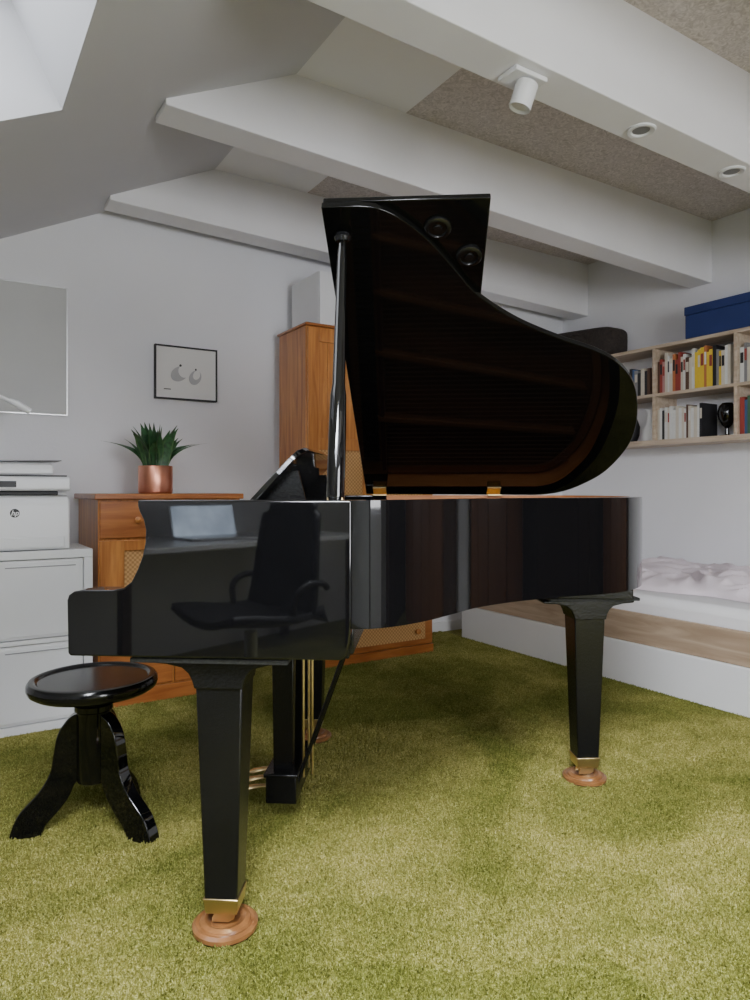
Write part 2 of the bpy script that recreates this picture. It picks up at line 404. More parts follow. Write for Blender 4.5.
def leg(cx, cy, ang, wide=1.0):
    e = sub('leg', piano, (cx, cy, 0), ang)
    mb = MB()
    mb.frustum(0, 0, .076, .076, .072, .110, .108, .61)
    mb.finish('leg_post', M['blacksat'], e, 0.004)
    pr = [(-.17,.645),(-.165,.636),(-.12,.633),(-.084,.625),(-.069,.612),(-.061,.597),(-.0555,.578),(.0555,.578),(.060,.597),(.068,.612),(.082,.625),(.115,.633),(.155,.636),(.158,.645)]
    MB().prism(pr, 'y', -.060, .060).finish('leg_bracket', M['blacksat'], e, 0.003)
    box('leg_plate', (-.188*wide, .168, -.10*wide, .085, .6455, .656), M['dusty'], e, .002)
    mb = MB(); mb.frustum(0, 0, .074, .074, .054, .083, .083, .090); mb.finish('leg_ferrule', M['brass'], e, .002, label='brass leg ferrule')
    mb = MB()
    mb.lathe([(.022,.046),(.022,.054)]); mb.lathe([(.010, .038), (.010, .050)])
    mb.prism([(-.026,.026),(.012,.026),(.026,.034),(.026,.047),(-.020,.047),(-.026,.034)], 'y', -.020, -.014)
    mb.prism([(-.026,.026),(.012,.026),(.026,.034),(.026,.047),(-.020,.047),(-.026,.034)], 'y', .014, .020)
    Mx = Matrix.Translation((-.004, 0, .038)) @ Matrix.Rotation(math.pi/2, 4, 'X')
    mb.lathe([(.010,-.012),(.017,-.011),(.017,.011),(.010,.012)], mat=Mx)
    mb.finish('caster', M['brass'], e, label='brass caster wheel')
legs = [(.32, .117, 0), (.328, 1.363, 0), (1.357, 1.027, math.radians(8))]
for i, l in enumerate(legs): leg(*l, wide=(1.0 if i == 0 else .8))
box('tail_block', (1.25, 1.50, .93, 1.12, .656, .735), M['blacksat'], piano, .003)
Rp = Matrix.Rotation(pa, 3, 'Z')
bare = []
for l in legs:
    w = Rp @ Vector((l[0], l[1], 0))+Vector((.24, 1.656, 0)); bare.append((w.x, w.y, .078))
    mb = MB()
    mb.lathe([(.070,0),(.076,.006),(.076,.015),(.068,.020),(.060,.018),(.058,.023),(.048,.027),(.040,.024),(.034,.0185),(.0005,.0185)], seg=40)
    o = mb.finish('caster_cup', M['copperwood'], None, loc=(w.x, w.y, 0.0))
    tag(o, 'round turned reddish wooden caster cup under a piano leg', 'caster cup', 'caster cups under the piano legs')
ly = sub('pedal_lyre', piano, (.35, .74, 0))
mb = MB()
mb.frustum(0, -.085, .060, .035, .15, .072, .045, .64); mb.frustum(0, .085, .060, .035, .15, .072, .045, .64)
mb.box(-.06, .06, -.14, .14, .632, .656); mb.box(-.046, .048, -.14, .14, .072, .155); mb.box(-.052, .054, -.146, .146, .152, .165)
mb.finish('lyre_frame', M['blacksat'], ly, .004)
for x, y in ((.060, -.075), (.064, 0), (.060, .075), (.084, -.05)):
    MB().tube([(x, y, .13), (x, y, .655)], .0038).finish('pedal_rod', M['brass'], ly)
for y in (-.07, 0, .07):
    MB().tube([(-.035, y, .098), (-.07, y, .098), (-.10, y, .093), (-.135, y, .085), (-.15, y, .082)], [.010, .010, .015, .019, .008], flat=.4).finish('pedal', M['brass'], ly, label='brass pedal')
for y in (-.09, .09):
    MB().tube([(.04, y, .11), (.235, y, .65)], .0065).finish('lyre_brace', M['blacksat'], ly)

# ------------------------------------------------------------------ stool
st = top('piano_stool', 'round black wooden stool with three broad bowed legs', 'stool', (0.395, 2.235, 0))
MB().lathe([(.0005,.418),(.150,.418),(.170,.421),(.182,.429),(.187,.441),(.186,.454),(.180,.463),(.170,.466),(.162,.463),(.156,.458),(.0005,.458)], seg=56).finish('seat', M['blackseat'], st)
MB().lathe([(.0005,.140),(.034,.140),(.047,.150),(.050,.165),(.050,.36),(.056,.365),(.056,.380),(.050,.385),(.050,.395),(.085,.408),(.085,.419),(.0005,.419)], seg=32).finish('column', M['black'], st)
oe = catmull([(.0,.37),(.030,.362),(.068,.345),(.098,.300),(.110,.240),(.120,.185),(.152,.130),(.205,.072),(.228,.018),(.230,0),(.232,-.04)], 5)
ie = catmull([(-.04,.15),(.030,.158),(.052,.145),(.066,.112),(.092,.076),(.128,.036),(.142,.012),(.143,0),(.144,-.03)], 5)
lprof = [(p.x, max(0, p.y)) for p in oe]+[(p.x, max(0, p.y)) for p in reversed(ie)]
for cam_a in (-166, -22, 78):
    aa = math.radians(cam_a-32.2)
    MB().prism(lprof, 'y', -.021, .021).finish('leg', M['black'], st, bevel=.006, rotz=aa)
    bare.append((.395+.186*math.cos(aa), 2.235+.186*math.sin(aa), .042))

# ------------------------------------------------------------------ carpet pile (short cut pile; lies flat where things stand on it)
mb = MB()
nx, ny = 153, 137
X0, X1, Y0, Y1 = -.75, 3.07, .55, 3.98
dxx, dyy = (X1-X0)/nx, (Y1-Y0)/ny
gv = {}
def gvert(i, j):
    if (i, j) not in gv: gv[(i, j)] = mb.bm.verts.new((X0+dxx*i, Y0+dyy*j, .0006))
    return gv[(i, j)]
for i in range(nx):
    for j in range(ny):
        cx, cy = X0+dxx*(i+.5), Y0+dyy*(j+.5)
        if any((cx-a)**2+(cy-b)**2 < r*r for a, b, r in bare): continue
        if cy > 3.24 and cx < .575: continue
        if cy > 3.41 and cx < 1.34: continue
        if cy > 3.51 and 1.75 < cx < 2.66: continue
        mb.face([gvert(i, j), gvert(i+1, j), gvert(i+1, j+1), gvert(i, j+1)])
cpl = mb.finish('carpet_pile', [M['pile']], None, smooth=False)
cpl['kind'] = 'stuff'; tag(cpl, 'muted yellow-green plush carpet pile covering the floor', 'carpet')
pm = cpl.modifiers.new('pile', 'PARTICLE_SYSTEM'); ps = pm.particle_system.settings
ps.type = 'HAIR'; ps.count = 520000; ps.hair_length = 0.0026; ps.hair_step = 2; ps.render_step = 2; ps.display_step = 2
ps.use_advanced_hair = True; ps.emit_from = 'FACE'; ps.use_modifier_stack = False
ps.brownian_factor = 0.0; ps.factor_random = 0.0018; ps.normal_factor = 0.0019; ps.length_random = .3
ps.root_radius = 1.0; ps.tip_radius = 0.85; ps.radius_scale = 0.0026; ps.use_close_tip = False
ps.material = 1

# ------------------------------------------------------------------ white cube cabinet + printer
cab = top('storage_cabinet', 'white square cube cabinet with drawer inserts beside the wooden chest', 'cabinet', (.185, 3.445, 0))
cx0, cx1, cy0, cy1 = -.385, .385, -.195, .195
mb = MB()
mb.box(cx0, cx1, cy0, cy1, .735, .77); mb.box(cx0, cx1, cy0, cy1, 0, .035)
mb.box(cx0, cx0+.036, cy0, cy1, .035, .735); mb.box(cx1-.036, cx1, cy0, cy1, .035, .735)
mb.box(-.009, .009, cy0, cy1, .035, .735); mb.box(cx0+.036, -.009, cy0, cy1, .376, .394); mb.box(.009, cx1-.036, cy0, cy1, .376, .394)
mb.box(cx0+.03, cx1-.03, cy1-.01, cy1-.004, .03, .74)
mb.finish('body', M['white'], cab, .0015)
for (x0, x1) in ((cx0+.039, -.012), (.012, cx1-.039)):
    for (z0, z1) in ((.039, .372), (.398, .731)):
        d = sub('drawer', cab, ((x0+x1)/2, 0, z0))
        w = (x1-x0)/2; h = z1-z0
        mb = MB(); mb.box(-w, w, cy0+.006, cy1-.02, 0, h); mb.finish('drawer_front', M['whitepl'], d, .003)
        mb = MB(); mb.box(-w+.012, w-.012, cy0+.001, cy0+.0055, .012, h-.012); mb.finish('drawer_panel', M['white'], d, .002)
        MB().box(-w+.03, w-.03, cy0-.001, cy0+.001, h-.030, h-.026).finish('handle', M['grey'], d)
pr = top('printer', 'white all-in-one laser printer on the white cabinet', 'printer', (.27, 3.47, .77))
MB().prism([(-.200,.004),(.20,.004),(.20,.236),(-.150,.236),(-.180,.226),(-.196,.205),(-.200,.19)], 'x', -.21, .21).finish('body', M['whitepl'], pr, .008, seg=3)
box('paper_tray', (-.19, .19, -.206, -.19, .010, .060), M['whitepl'], pr, .006)
box('output_slot', (-.15, .17, -.14, .10, .2365, .256), M['dark'], pr, .004)
box('side_pillar', (-.21, -.152, -.15, .20, .2365, .256), M['whitepl'], pr, .004)
box('side_pillar', (.171, .21, -.10, .20, .2365, .256), M['whitepl'], pr, .004)
MB().prism([(-.204,.262),(-.190,.257),(.20,.257),(.20,.318),(-.185,.318),(-.200,.310),(-.206,.300)], 'x', -.212, .212).finish('scanner_lid', M['whitepl'], pr, .006, seg=3)
box('control_screen', (-.10, .0, -.2085, -.2065, .272, .298), M['dark'], pr)
box('scanner_seam', (-.200, .200, -.185, .192, .3185, .324), M['dark'], pr)
MB().prism([(-.17,.3245),(.19,.3245),(.19,.372),(-.11,.380),(-.155,.368),(-.172,.345)], 'x', -.205, .150).finish('document_feeder', M['whitepl'], pr, .010, seg=3)
MB().prism([(-.15,.382),(.19,.390),(.19,.394),(-.15,.388)], 'y', -.10, .10).finish('feeder_tray', M['grey'], pr, .001)
MB().prism([(-.12,.3900),(.17,.3952),(.17,.3958),(-.12,.3906)], 'y', -.08, .08).finish('paper_sheet', M['paper'], pr)
mb = MB()
Mx = Matrix.Translation((-.005, -.2002, .162)) @ Matrix.Rotation(math.pi/2, 4, 'X')
mb.lathe([(.0005,0),(.0185,0),(.0185,.0012),(.0005,.0012)], mat=Mx, seg=40)
mb.finish('emblem_disc', M['dark'], pr)
cu = bpy.data.curves.new('emblem_text', 'FONT'); cu.body = 'hp'; cu.size = .030; cu.extrude = .0005; cu.align_x = 'CENTER'; cu.align_y = 'CENTER'; cu.shear = .25; cu.offset = .0006
to = bpy.data.objects.new('emblem_text', cu); C.objects.link(to)
dg = bpy.context.evaluated_depsgraph_get(); me = bpy.data.meshes.new_from_object(to.evaluated_get(dg)); bpy.data.objects.remove(to)
me.materials.clear(); me.materials.append(M['whitepl'])
to = bpy.data.objects.new('emblem_letters', me); C.objects.link(to); to.parent = pr; to.location = (-.005, -.2018, .162); to.rotation_euler = (math.pi/2, 0, 0)
la = top('desk_lamp', 'white gooseneck lamp standing behind the printer', 'lamp', (-.08, 3.56, .77))
MB().lathe([(.0005,0),(.055,0),(.055,.012),(.015,.02),(.0005,.02)]).finish('base', M['whitepl'], la)
MB().tube(catmull([(0,0,0),(0,0,.02),(-.02,0,.30),(.0,0,.54),(.10,-.01,.685),(.25,-.02,.695),(.36,-.02,.660),(.40,-.02,.63)], 6), .009).finish('gooseneck', M['whitepl'], la)
MB().tube([(.345,-.02,.668),(.375,-.02,.655),(.43,-.02,.622)], [.011,.017,.015]).finish('lamp_shade', M['whitepl'], la)

# ------------------------------------------------------------------ wooden chest
ch = top('chest_of_drawers', 'orange pine chest with drawers and woven cane doors', 'chest', (.975, 3.70, 0))
KN = [(.006,0),(.006,.012),(.015,.018),(.015,.026),(.0005,.030)]
mb = MB()
mb.box(-.35, .35, -.27, .27, .06, .985); mb.box(-.33, .33, -.25, .25, 0, .06)
mb.finish('body', M['pine'], ch, .003)
box('chest_top', (-.37, .36, -.30, .285, .985, 1.012), M['pineh'], ch, .004)
box('plinth', (-.36, .36, -.285, -.2705, 0.0, .075), M['pineh'], ch, .003)
for x0, x1 in ((-.345, -.005), (.005, .345)):
    cxx = (x0+x1)/2; hw = (x1-x0)/2
    for z0, z1 in ((.80, .975), (.085, .27), (.28, .44)):
        d = sub('drawer', ch, (cxx, -.27, z0))
        box('drawer_front', (-hw, hw, -.018, 0, 0, z1-z0), M['pineh'], d, .004)
        MB().lathe(KN, mat=Matrix.Translation((0, -.018, (z1-z0)/2)) @ Matrix.Rotation(math.pi/2, 4, 'X')).finish('knob', M['pine'], d)
    d = sub('door', ch, (cxx, -.27, .45))
    mb = MB(); hh = .34
    mb.box(-hw, -hw+.11, -.02, 0, 0, hh); mb.box(hw-.07, hw, -.02, 0, 0, hh); mb.box(-hw+.11, hw-.07, -.02, 0, 0, .06); mb.box(-hw+.11, hw-.07, -.02, 0, hh-.05, hh)
    mb.finish('door_frame', M['pine'], d, .003)
    box('cane_panel', (-hw+.11, hw-.07, -.008, -.001, .06, hh-.05), M['cane'], d, label='woven cane panel')
    MB().lathe(KN, mat=Matrix.Translation((hw-.035 if x0 < -.1 else -hw+.035, -.02, .17)) @ Matrix.Rotation(math.pi/2, 4, 'X')).finish('knob', M['pine'], d)
# plant
pl = top('potted_snake_plant', 'snake plant with broad upright green leaves in a copper pot', 'plant', (.945, 3.64, 1.012))
MB().lathe([(.0005,0),(.080,0),(.084,.003),(.086,.010),(.086,.140),(.084,.143),(.080,.143),(.079,.128),(.0005,.122)], seg=40).finish('pot', M['copper'], pl)
MB().lathe([(.0005,.1225),(.076,.1225),(.076,.129),(.0005,.132)]).finish('soil', M['soil'], pl)
mb = MB()
rl = random.Random(3)
for i in range(34):
    a = i*2.399+rl.uniform(-.3, .3); r0 = .006+.052*math.sqrt((i+.5)/34); L = rl.uniform(.18, .25)-(.03 if i > 26 else 0); lean = .10+(r0/.056)**2*rl.uniform(.25, .8)
    if i % 9 == 8: lean = 1.35; L = .22
    base = Vector((math.cos(a)*r0, math.sin(a)*r0, .125)); out = Vector((math.cos(a), math.sin(a), 0))
    side = Vector((-math.sin(a), math.cos(a), 0)); side.rotate(Matrix.Rotation(rl.uniform(-1.2, 1.2), 3, 'Z'))
    prev = None
    for k in range(10):
        t = k/9; w = .029*(.55+.45*math.sin(math.pi*min(1, t*1.1)))*(1 if t < .55 else max(.04, math.cos((t-.55)/.45*math.pi/2)**.8))
        c = base+out*(L*lean*t*t*.75)+Vector((0, 0, 1))*L*t*(1.06-.30*lean*t)
        row = [mb.bm.verts.new(c-side*w), mb.bm.verts.new(c-side*w*.82-out*.001), mb.bm.verts.new(c-out*w*.35), mb.bm.verts.new(c+side*w*.82-out*.001), mb.bm.verts.new(c+side*w)]
        if prev:
            for q in range(4): mb.face([prev[q], prev[q+1], row[q+1], row[q]], 1 if q in (0, 3) else 0)
        prev = row
mb.finish('leaves', [M['leaf'], M['leafedge']], pl)

# ------------------------------------------------------------------ wardrobe
KW = [(.006,0),(.006,.014),(.017,.020),(.017,.030),(.0005,.034)]
wr = top('wardrobe', 'orange pine wardrobe with woven cane door panels', 'wardrobe', (2.205, 3.515, 0))
mb = MB(); mb.box(-.445, .445, .02, .385, .05, 1.97); mb.box(-.43, .43, .03, .37, 0, .05)
mb.finish('body', M['pine'], wr, .003)
box('cornice', (-.455, .455, .0, .395, 1.97, 1.985), M['pineh'], wr, .004)
box('plinth', (-.45, .45, .002, .0195, 0, .055), M['pineh'], wr, .003)
d = sub('drawer', wr, (0, 0, .06))
box('drawer_front', (-.44, .44, 0, .0195, 0, .20), M['pineh'], d, .004)
box('cane_panel', (-.38, .38, -.004, 0, .035, .165), M['cane'], d, label='woven cane panel')
for x in (-.2, .31):
    MB().lathe(KW, mat=Matrix.Translation((x, -.004, .09)) @ Matrix.Rotation(math.pi/2, 4, 'X')).finish('knob', M['pine'], d)
for x0, x1 in ((-.44, -.004), (.004, .44)):
    hw = (x1-x0)/2
    d = sub('door', wr, ((x0+x1)/2, 0, .27))
    mb = MB(); hh = 1.69
    mb.box(-hw, -hw+.07, -.002, .0195, 0, hh); mb.box(hw-.07, hw, -.002, .0195, 0, hh)
    mb.box(-hw+.07, hw-.07, -.002, .0195, 0, .08); mb.box(-hw+.07, hw-.07, -.002, .0195, hh-.08, hh); mb.box(-hw+.07, hw-.07, -.002, .0195, .99, 1.06)
    mb.finish('door_frame', M['pine'], d, .003)
    box('cane_panel', (-hw+.07, hw-.07, .008, .018, .08, .99), M['cane'], d, label='woven cane panel')
    mb = MB()
    for k in range(5):
        q0 = -hw+.07+k*(2*hw-.14)/5; mb.box(q0+.001, q0+(2*hw-.14)/5-.001, .006, .018, 1.06, hh-.08)
    mb.finish('door_panel', M['pine'], d, .002)
    MB().lathe(KW, mat=Matrix.Translation((hw-.035 if x0 < -.1 else -hw+.035, -.002, .85)) @ Matrix.Rotation(math.pi/2, 4, 'X')).finish('knob', M['pine'], d)
wb = top('top_cupboard', 'plain white box cupboard standing on top of the pine wardrobe', 'cupboard', (2.22, 3.72, 1.9855))
box('body', (-.37, .43, -.165, .19, 0, .315), M['white'], wb, .003)
box('door', (-.368, .03, -.183, -.1655, .004, .311), M['white'], wb, .002); box('door', (.033, .428, -.183, -.1655, .004, .311), M['white'], wb, .002)

# ------------------------------------------------------------------ whiteboard and picture
wbd = top('whiteboard', 'grey-white board with thin aluminium frame on the wall', 'whiteboard', (.178, 3.985, 1.42))
box('board_surface', (-.39, .39, 0, .012, .01, .68), M['board'], wbd)
mb = MB(); mb.box(-.395, .395, -.004, .014, 0.005, .0099); mb.box(-.395, .395, -.004, .014, .6801, .685); mb.box(-.395, -.3901, -.004, .014, .0099, .6801); mb.box(.3901, .395, -.004, .014, .0099, .6801)
mb.finish('board_frame', M['alu'], wbd)
pc = top('framed_picture', 'thin black framed monochrome print hanging on the wall', 'picture', (1.210, 3.98, 1.552))
mb = MB(); mb.box(-.182, .182, -.012, .018, 0, .008); mb.box(-.182, .182, -.012, .018, .300, .308); mb.box(-.182, -.175, -.012, .018, .008, .300); mb.box(.175, .182, -.012, .018, .008, .300)
mb.finish('frame', M['blackmatte'], pc)
box('print', (-.175, .175, .0, .016, .008, .300), M['paper'], pc)
mb = MB()
def ell(cx, cz, rx, rz, y=-.0012, m=0, a=0):
    P = []
    for i in range(28):
        t = 2*math.pi*i/28; x = rx*math.cos(t); z = rz*math.sin(t)
        P.append((cx+x*math.cos(a)-z*math.sin(a), cz+x*math.sin(a)+z*math.cos(a)))
    mb.prism(P, 'y', y, y+.001, m)
ell(-.04, .15, .055, .040, -.0012, 0, .6); ell(-.015, .165, .032, .036, -.0025, 1, .3); ell(.052, .135, .034, .045, -.0012, 0, -.5); ell(.060, .150, .020, .028, -.0025, 1, -.4)
ell(-.035, .198, .007, .007, -.0036, 2); ell(.055, .182, .005, .006, -.0036, 2)
mb.box(-.13, -.09, -.0012, -.0002, .055, .060, 2)
mb.finish('print_motif', [M['artgrey'], M['paper'], M['blackmatte']], pc, label='soft grey rounded shapes')

# ------------------------------------------------------------------ bed
bed = top('bed', 'white low bed with pale wooden side panel along the wall', 'bed', (3.70, 2.65, 0))
mb = MB()
mb.box(-.625, -.600, -1.10, 1.10, 0.004, .225); mb.box(-.60, .625, 1.08, 1.10, 0.004, .225); mb.box(-.60, .625, -1.10, -1.08, 0.004, .225); mb.box(.60, .625, -1.08, 1.08, 0.004, .225)
mb.finish('bed_frame', M['white'], bed, .004)
box('side_panel', (-.605, -.585, -1.10, 1.10, .226, .385), M['oakdark'], bed, .003, label='pale wood side panel')
box('slat_base', (-.584, .62, -1.09, 1.09, .226, .30), M['oak'], bed)
box('mattress', (-.565, .60, -1.07, 1.07, .301, .475), M['sheet'], bed, .045, seg=5)
def cloth(name, x0, x1, y0, y1, zb, hgt, mat, nx, ny, seed, fs=3.0):
    mb = MB(); g = []
    for i in range(nx+1):
        row = []
        for j in range(ny+1):
            u, v = i/nx, j/ny
            e = min(1, min(u, 1-u)*8)**.5*min(1, min(v, 1-v)*9)**.5
            x = x0+(x1-x0)*u; y = y0+(y1-y0)*v
            wob = noise.noise(Vector((x*4+seed, y*4, 1)))*.06
            n1 = noise.noise(Vector((x*fs, y*fs, seed))); n2 = 1-abs(noise.noise(Vector((x*fs*1.3+1.5*n1, y*fs*1.3, seed+4))))*2.6
            n3 = 1-abs(noise.noise(Vector((x*fs*2.6+2*n1, y*fs*2.6, seed+9))))*2.6
            z = zb+e*(hgt*(.70+.35*n1)+.028*n2+.016*n3)
            row.append(mb.bm.verts.new((x+wob*(1-e)*1.5, y+wob*(1-e)*1.5, max(zb, z))))
        g.append(row)
    for i in range(nx):
        for j in range(ny): mb.face([g[i][j], g[i+1][j], g[i+1][j+1], g[i][j+1]])
    edge = [g[i][0] for i in range(nx+1)]+[g[nx][j] for j in range(1, ny+1)]+[g[i][ny] for i in range(nx-1, -1, -1)]+[g[0][j] for j in range(ny-1, 0, -1)]
    mb.face(edge)
    return mb.finish(name, mat, None)
tag(cloth('duvet', 3.32, 4.26, 1.62, 3.15, .478, .085, M['duvet'], 110, 150, 2.0), 'crumpled pale pinkish duvet lying on the bed', 'duvet')
# ------------------------------------------------------------------ wall shelf
XF = 4.10
sh = top('wall_shelf', 'pale oak open wall shelf filled with books above the bed', 'shelf', (4.225, 2.80, 1.334))
box('top_board', (-.125, .122, -1.0, 1.15, .654, .676), M['oak'], sh, .001)
box('middle_board', (-.12, .122, -1.0, 1.15, .330, .350), M['oak'], sh, .001)
box('bottom_board', (-.125, .122, -1.0, 1.15, 0, .035), M['oak'], sh, .001)
for y in (-1.0, -.42, .15, .73, 1.13):
    box('divider', (-.124, .122, y, y+.02, .0355, .3295), M['oak'], sh, .001)
    box('divider', (-.124, .122, y, y+.02, .3505, .6535), M['oak'], sh, .001)
bookm = {}
def bcol(c):
    if c not in bookm: bookm[c] = plain('book_cover_%d' % len(bookm), c, .55, var=.08, scale=20)
    return bookm[c]
def book(y, w, h, dp, col, zb, col2=None):
    mb = MB(); x0 = XF+.025
    mb.box(x0, x0+.003, 0, w, 0, h, 0); mb.box(x0+.003, x0+dp, 0, .002, 0, h, 0); mb.box(x0+.003, x0+dp, w-.002, w, 0, h, 0)
    mb.box(x0+.003, x0+dp-.004, .002, w-.002, .003, h-.003, 1)
    if col2: mb.box(x0-.0006, x0, w*.12, w*.88, h*.55, h*.85, 2)
    mats = [bcol(col), M['pages']]+([bcol(col2)] if col2 else [])
    return mb.finish('book', mats, None, smooth=False, loc=(0, y, zb+.0005))
names = {'red': (.30,.045,.035), 'orange': (.50,.17,.06), 'cream': (.62,.57,.48), 'white': (.70,.70,.68), 'yellow': (.74,.52,.04), 'black': (.015,.015,.018), 'brown': (.10,.05,.03), 'blue': (.05,.10,.22), 'grey': (.22,.22,.23), 'green': (.05,.13,.07), 'pink': (.45,.24,.23)}
zt, zb_ = 1.334+.350, 1.334+.035
def fill(y_start, y_end, zb, seq, grp, hmin=.19, hmax=.25, wmin=.014, wmax=.032):
    y = y_start; i = 0
    while i < len(seq):
        w = random.uniform(wmin, wmax)
        if y-w < y_end: break
        c = seq[i]; h = random.uniform(hmin, hmax)
        c2 = random.choice(['white', 'black', 'cream', 'red']) if random.random() < .45 else None
        if c2 == c: c2 = None
        o = book(y-w, w, h, random.uniform(.13, .17), names[c], zb, names[c2] if c2 else None)
        thick = 'slim' if w < .022 else 'thick'
        tag(o, '%s %s paperback standing in the wall shelf' % (thick, c) if h < .225 else '%s tall %s book standing in the wall shelf' % (thick, c), 'book', grp)
        y -= w+.0008; i += 1
fill(2.945, 2.42, zt, ['brown','red','pink','cream','white','cream','orange','red','red','cream','white','brown','cream','white','yellow','yellow','yellow','orange','yellow','yellow','black','grey','yellow','cream','white','cream','black','cream','grey'], 'books on the top row of the shelf', .205, .27, .012, .025)
fill(3.30, 2.985, zt, ['brown','black','grey','black','cream','black','black','blue','grey','black','cream','black','brown','grey','black'], 'dark books on the top row of the shelf', .16, .20)
fill(2.945, 2.62, zb_, ['cream','white','black','white','cream','white','white','cream','white','cream','white','brown','cream','white','cream','white','black','cream'], 'pale books on the bottom row of the shelf', .19, .225, .012, .024)
fill(2.375, 1.95, zb_, ['red','blue','green','cream','red','orange','white','blue','brown','black','yellow','white','red'], 'coloured books on the bottom row of the shelf', .20, .25)
fill(2.375, 2.30, zt, ['white','grey','cream','black'], 'books at the end of the top row', .20, .24)
mb = MB(); mb.lathe([(.0005,0),(.045,0),(.045,.006),(.012,.012),(.010,.05),(.030,.07),(.052,.11),(.058,.15),(.048,.19),(.030,.21),(.0005,.215)], seg=28)
tag(mb.finish('vase', M['black'], None, loc=(4.20, 2.50, zb_+.0005)), 'black rounded vase beside the pale books', 'vase')
mb = MB(); mb.lathe([(.0005,0),(.050,0),(.055,.01),(.050,.08),(.022,.13),(.020,.20),(.028,.22),(.0005,.22)], seg=28)
tag(mb.finish('carafe', M['whitepl'], None, loc=(4.20, 3.06, zb_+.0005)), 'white ceramic carafe on the lower shelf', 'carafe')
mb = MB(); mb.lathe([(.0005,0),(.04,0),(.06,.05),(.065,.11),(.045,.17),(.028,.20),(.034,.23),(.0005,.23)], seg=28)
tag(mb.finish('vase', M['blackmatte'], None, loc=(4.20, 3.22, zb_+.0005)), 'dark matte vase on the lower shelf', 'vase')
bx = top('storage_box', 'dark blue cardboard storage box on top of the shelf', 'box', (4.21, 2.42, 2.0105))
box('box_body', (-.115, .105, -.30, .30, 0, .15), M['blue'], bx, .003)
box('box_lid', (-.120, .110, -.305, .305, .151, .205), M['blue'], bx, .003)
bg = top('wicker_basket', 'dark brown woven basket standing on the wall shelf', 'basket', (4.215, 3.64, 2.0105))
mb = MB()
sec = []
for j in range(29):
    v = -1+2*j/28; k = max(.05, (1-abs(v)**8)**.35) if abs(v) < 1 else 0.05
    ring = []
    for i in range(28):
        a = 2*math.pi*i/28; ca, sa = math.cos(a), math.sin(a)
        x = .115*math.copysign(abs(ca)**.4, ca)*k; z = .118+.118*math.copysign(abs(sa)**.4, sa)*k*(1 if sa < 0 else 1.08+.22*v)
        ring.append(mb.bm.verts.new((x, v*.34, max(.0, z))))
    sec.append(ring)
for j in range(28):
    for i in range(28): mb.face([sec[j][i], sec[j][(i+1) % 28], sec[j+1][(i+1) % 28], sec[j+1][i]])
mb.face(sec[0]); mb.face(sec[-1])
mb.finish('basket_body', M['bag'], bg)
MB().tube(catmull([(-.11,-.13,.05),(-.119,-.12,.10),(-.119,-.10,.16),(-.119,-.04,.20),(-.119,.04,.20),(-.119,.10,.16),(-.119,.12,.10),(-.11,.13,.05)], 4), .008).finish('basket_handle', M['bag'], bg)

# ------------------------------------------------------------------ ceiling lamps
def zbeam(x): return 2.46+(2.41-2.46)*(x-.74)/(XR-.74)
sp = top('ceiling_spotlight', 'white cylindrical spotlight on a square plate under the beam', 'spotlight', (1.69, 1.73, zbeam(1.69)-.002))
box('mounting_plate', (-.075, .070, -.045, .045, -.018, -.001), M['whitepl'], sp, .003)
MB().tube([(0,0,-.018),(0,0,-.05)], .008).finish('swivel_arm', M['whitepl'], sp)
Mx = Matrix.Translation((-.005, -.008, -.066)) @ Matrix.Rotation(math.radians(14), 4, 'X') @ Matrix.Rotation(math.radians(12), 4, 'Y')
MB().lathe([(.0005,-.040),(.030,-.038),(.035,-.047),(.038,-.047),(.038,.036),(.034,.040),(.0005,.040)], mat=Mx, seg=32).finish('lamp_head', M['whitepl'], sp)
for x in (2.32, 2.94):
    dl = top('recessed_downlight', 'round white recessed downlight in the beam underside', 'light', (x, 1.73, zbeam(x)), group='downlights in the beam')
    mb = MB(); mb.lathe([(.034,.002),(.055,.002),(.056,-.004),(.050,-.008),(.038,-.006),(.034,.002)], seg=36, caps=False); mb.finish('trim_ring', M['whitepl'], dl)
    mb = MB(); mb.lathe([(.0005,-.001),(.033,-.001),(.033,.001),(.0005,.001)]); mb.finish('lamp_lens', M['grey'], dl)

# ------------------------------------------------------------------ working corner behind the photographer (seen mirrored in the lacquer), plus cupboards added for reflections
dk = top('desk', 'white desk under the sloped ceiling', 'desk', (-1.60, -.15, 0))
box('desk_top', (-.36, .36, -.85, .85, .715, .745), M['white'], dk, .004)
for x, y in ((-.32,-.8),(.32,-.8),(-.32,.8),(.32,.8)): box('leg', (x-.025, x+.025, y-.025, y+.025, 0, .7145), M['walnut'], dk, .003)
lt = top('laptop', 'open silver laptop with lit screen on the desk', 'laptop', (-1.55, -.08, .745), math.radians(98))
box('laptop_base', (-.21, .21, -.12, .12, .001, .016), M['alu'], lt, .004)
MB().prism([(.117,.017),(.124,.017),(.175,.190),(.168,.192)], 'x', -.21, .21).finish('laptop_cover', M['alu'], lt, .002)
MB().prism([(.1135,.017),(.1155,.017),(.1665,.190),(.1645,.190)], 'x', -.20, .20).finish('laptop_display', M['screen'], lt)
oc = top('office_chair', 'black shell office chair with armrests', 'chair', (-.625, .424, 0), math.radians(96))
mb = MB(); g = []
prof = catmull([(.27,.44),(.25,.455),(.15,.45),(0,.43),(-.15,.43),(-.22,.47),(-.25,.58),(-.27,.75),(-.29,.90),(-.31,.97),(-.315,1.0)], 4)
for i, p in enumerate(prof):
    row = []
    tt = i/(len(prof)-1); hw = .25 if tt < .6 else .25-.05*(tt-.6)/.4
    if tt > .93: hw *= .85
    for j in range(13):
        v = -1+2*j/12; row.append(mb.bm.verts.new((p[0]+.07*v*v*(1 if tt > .5 else 0), hw*v, p[1]+(.05*v*v if tt < .5 else 0))))
    g.append(row)
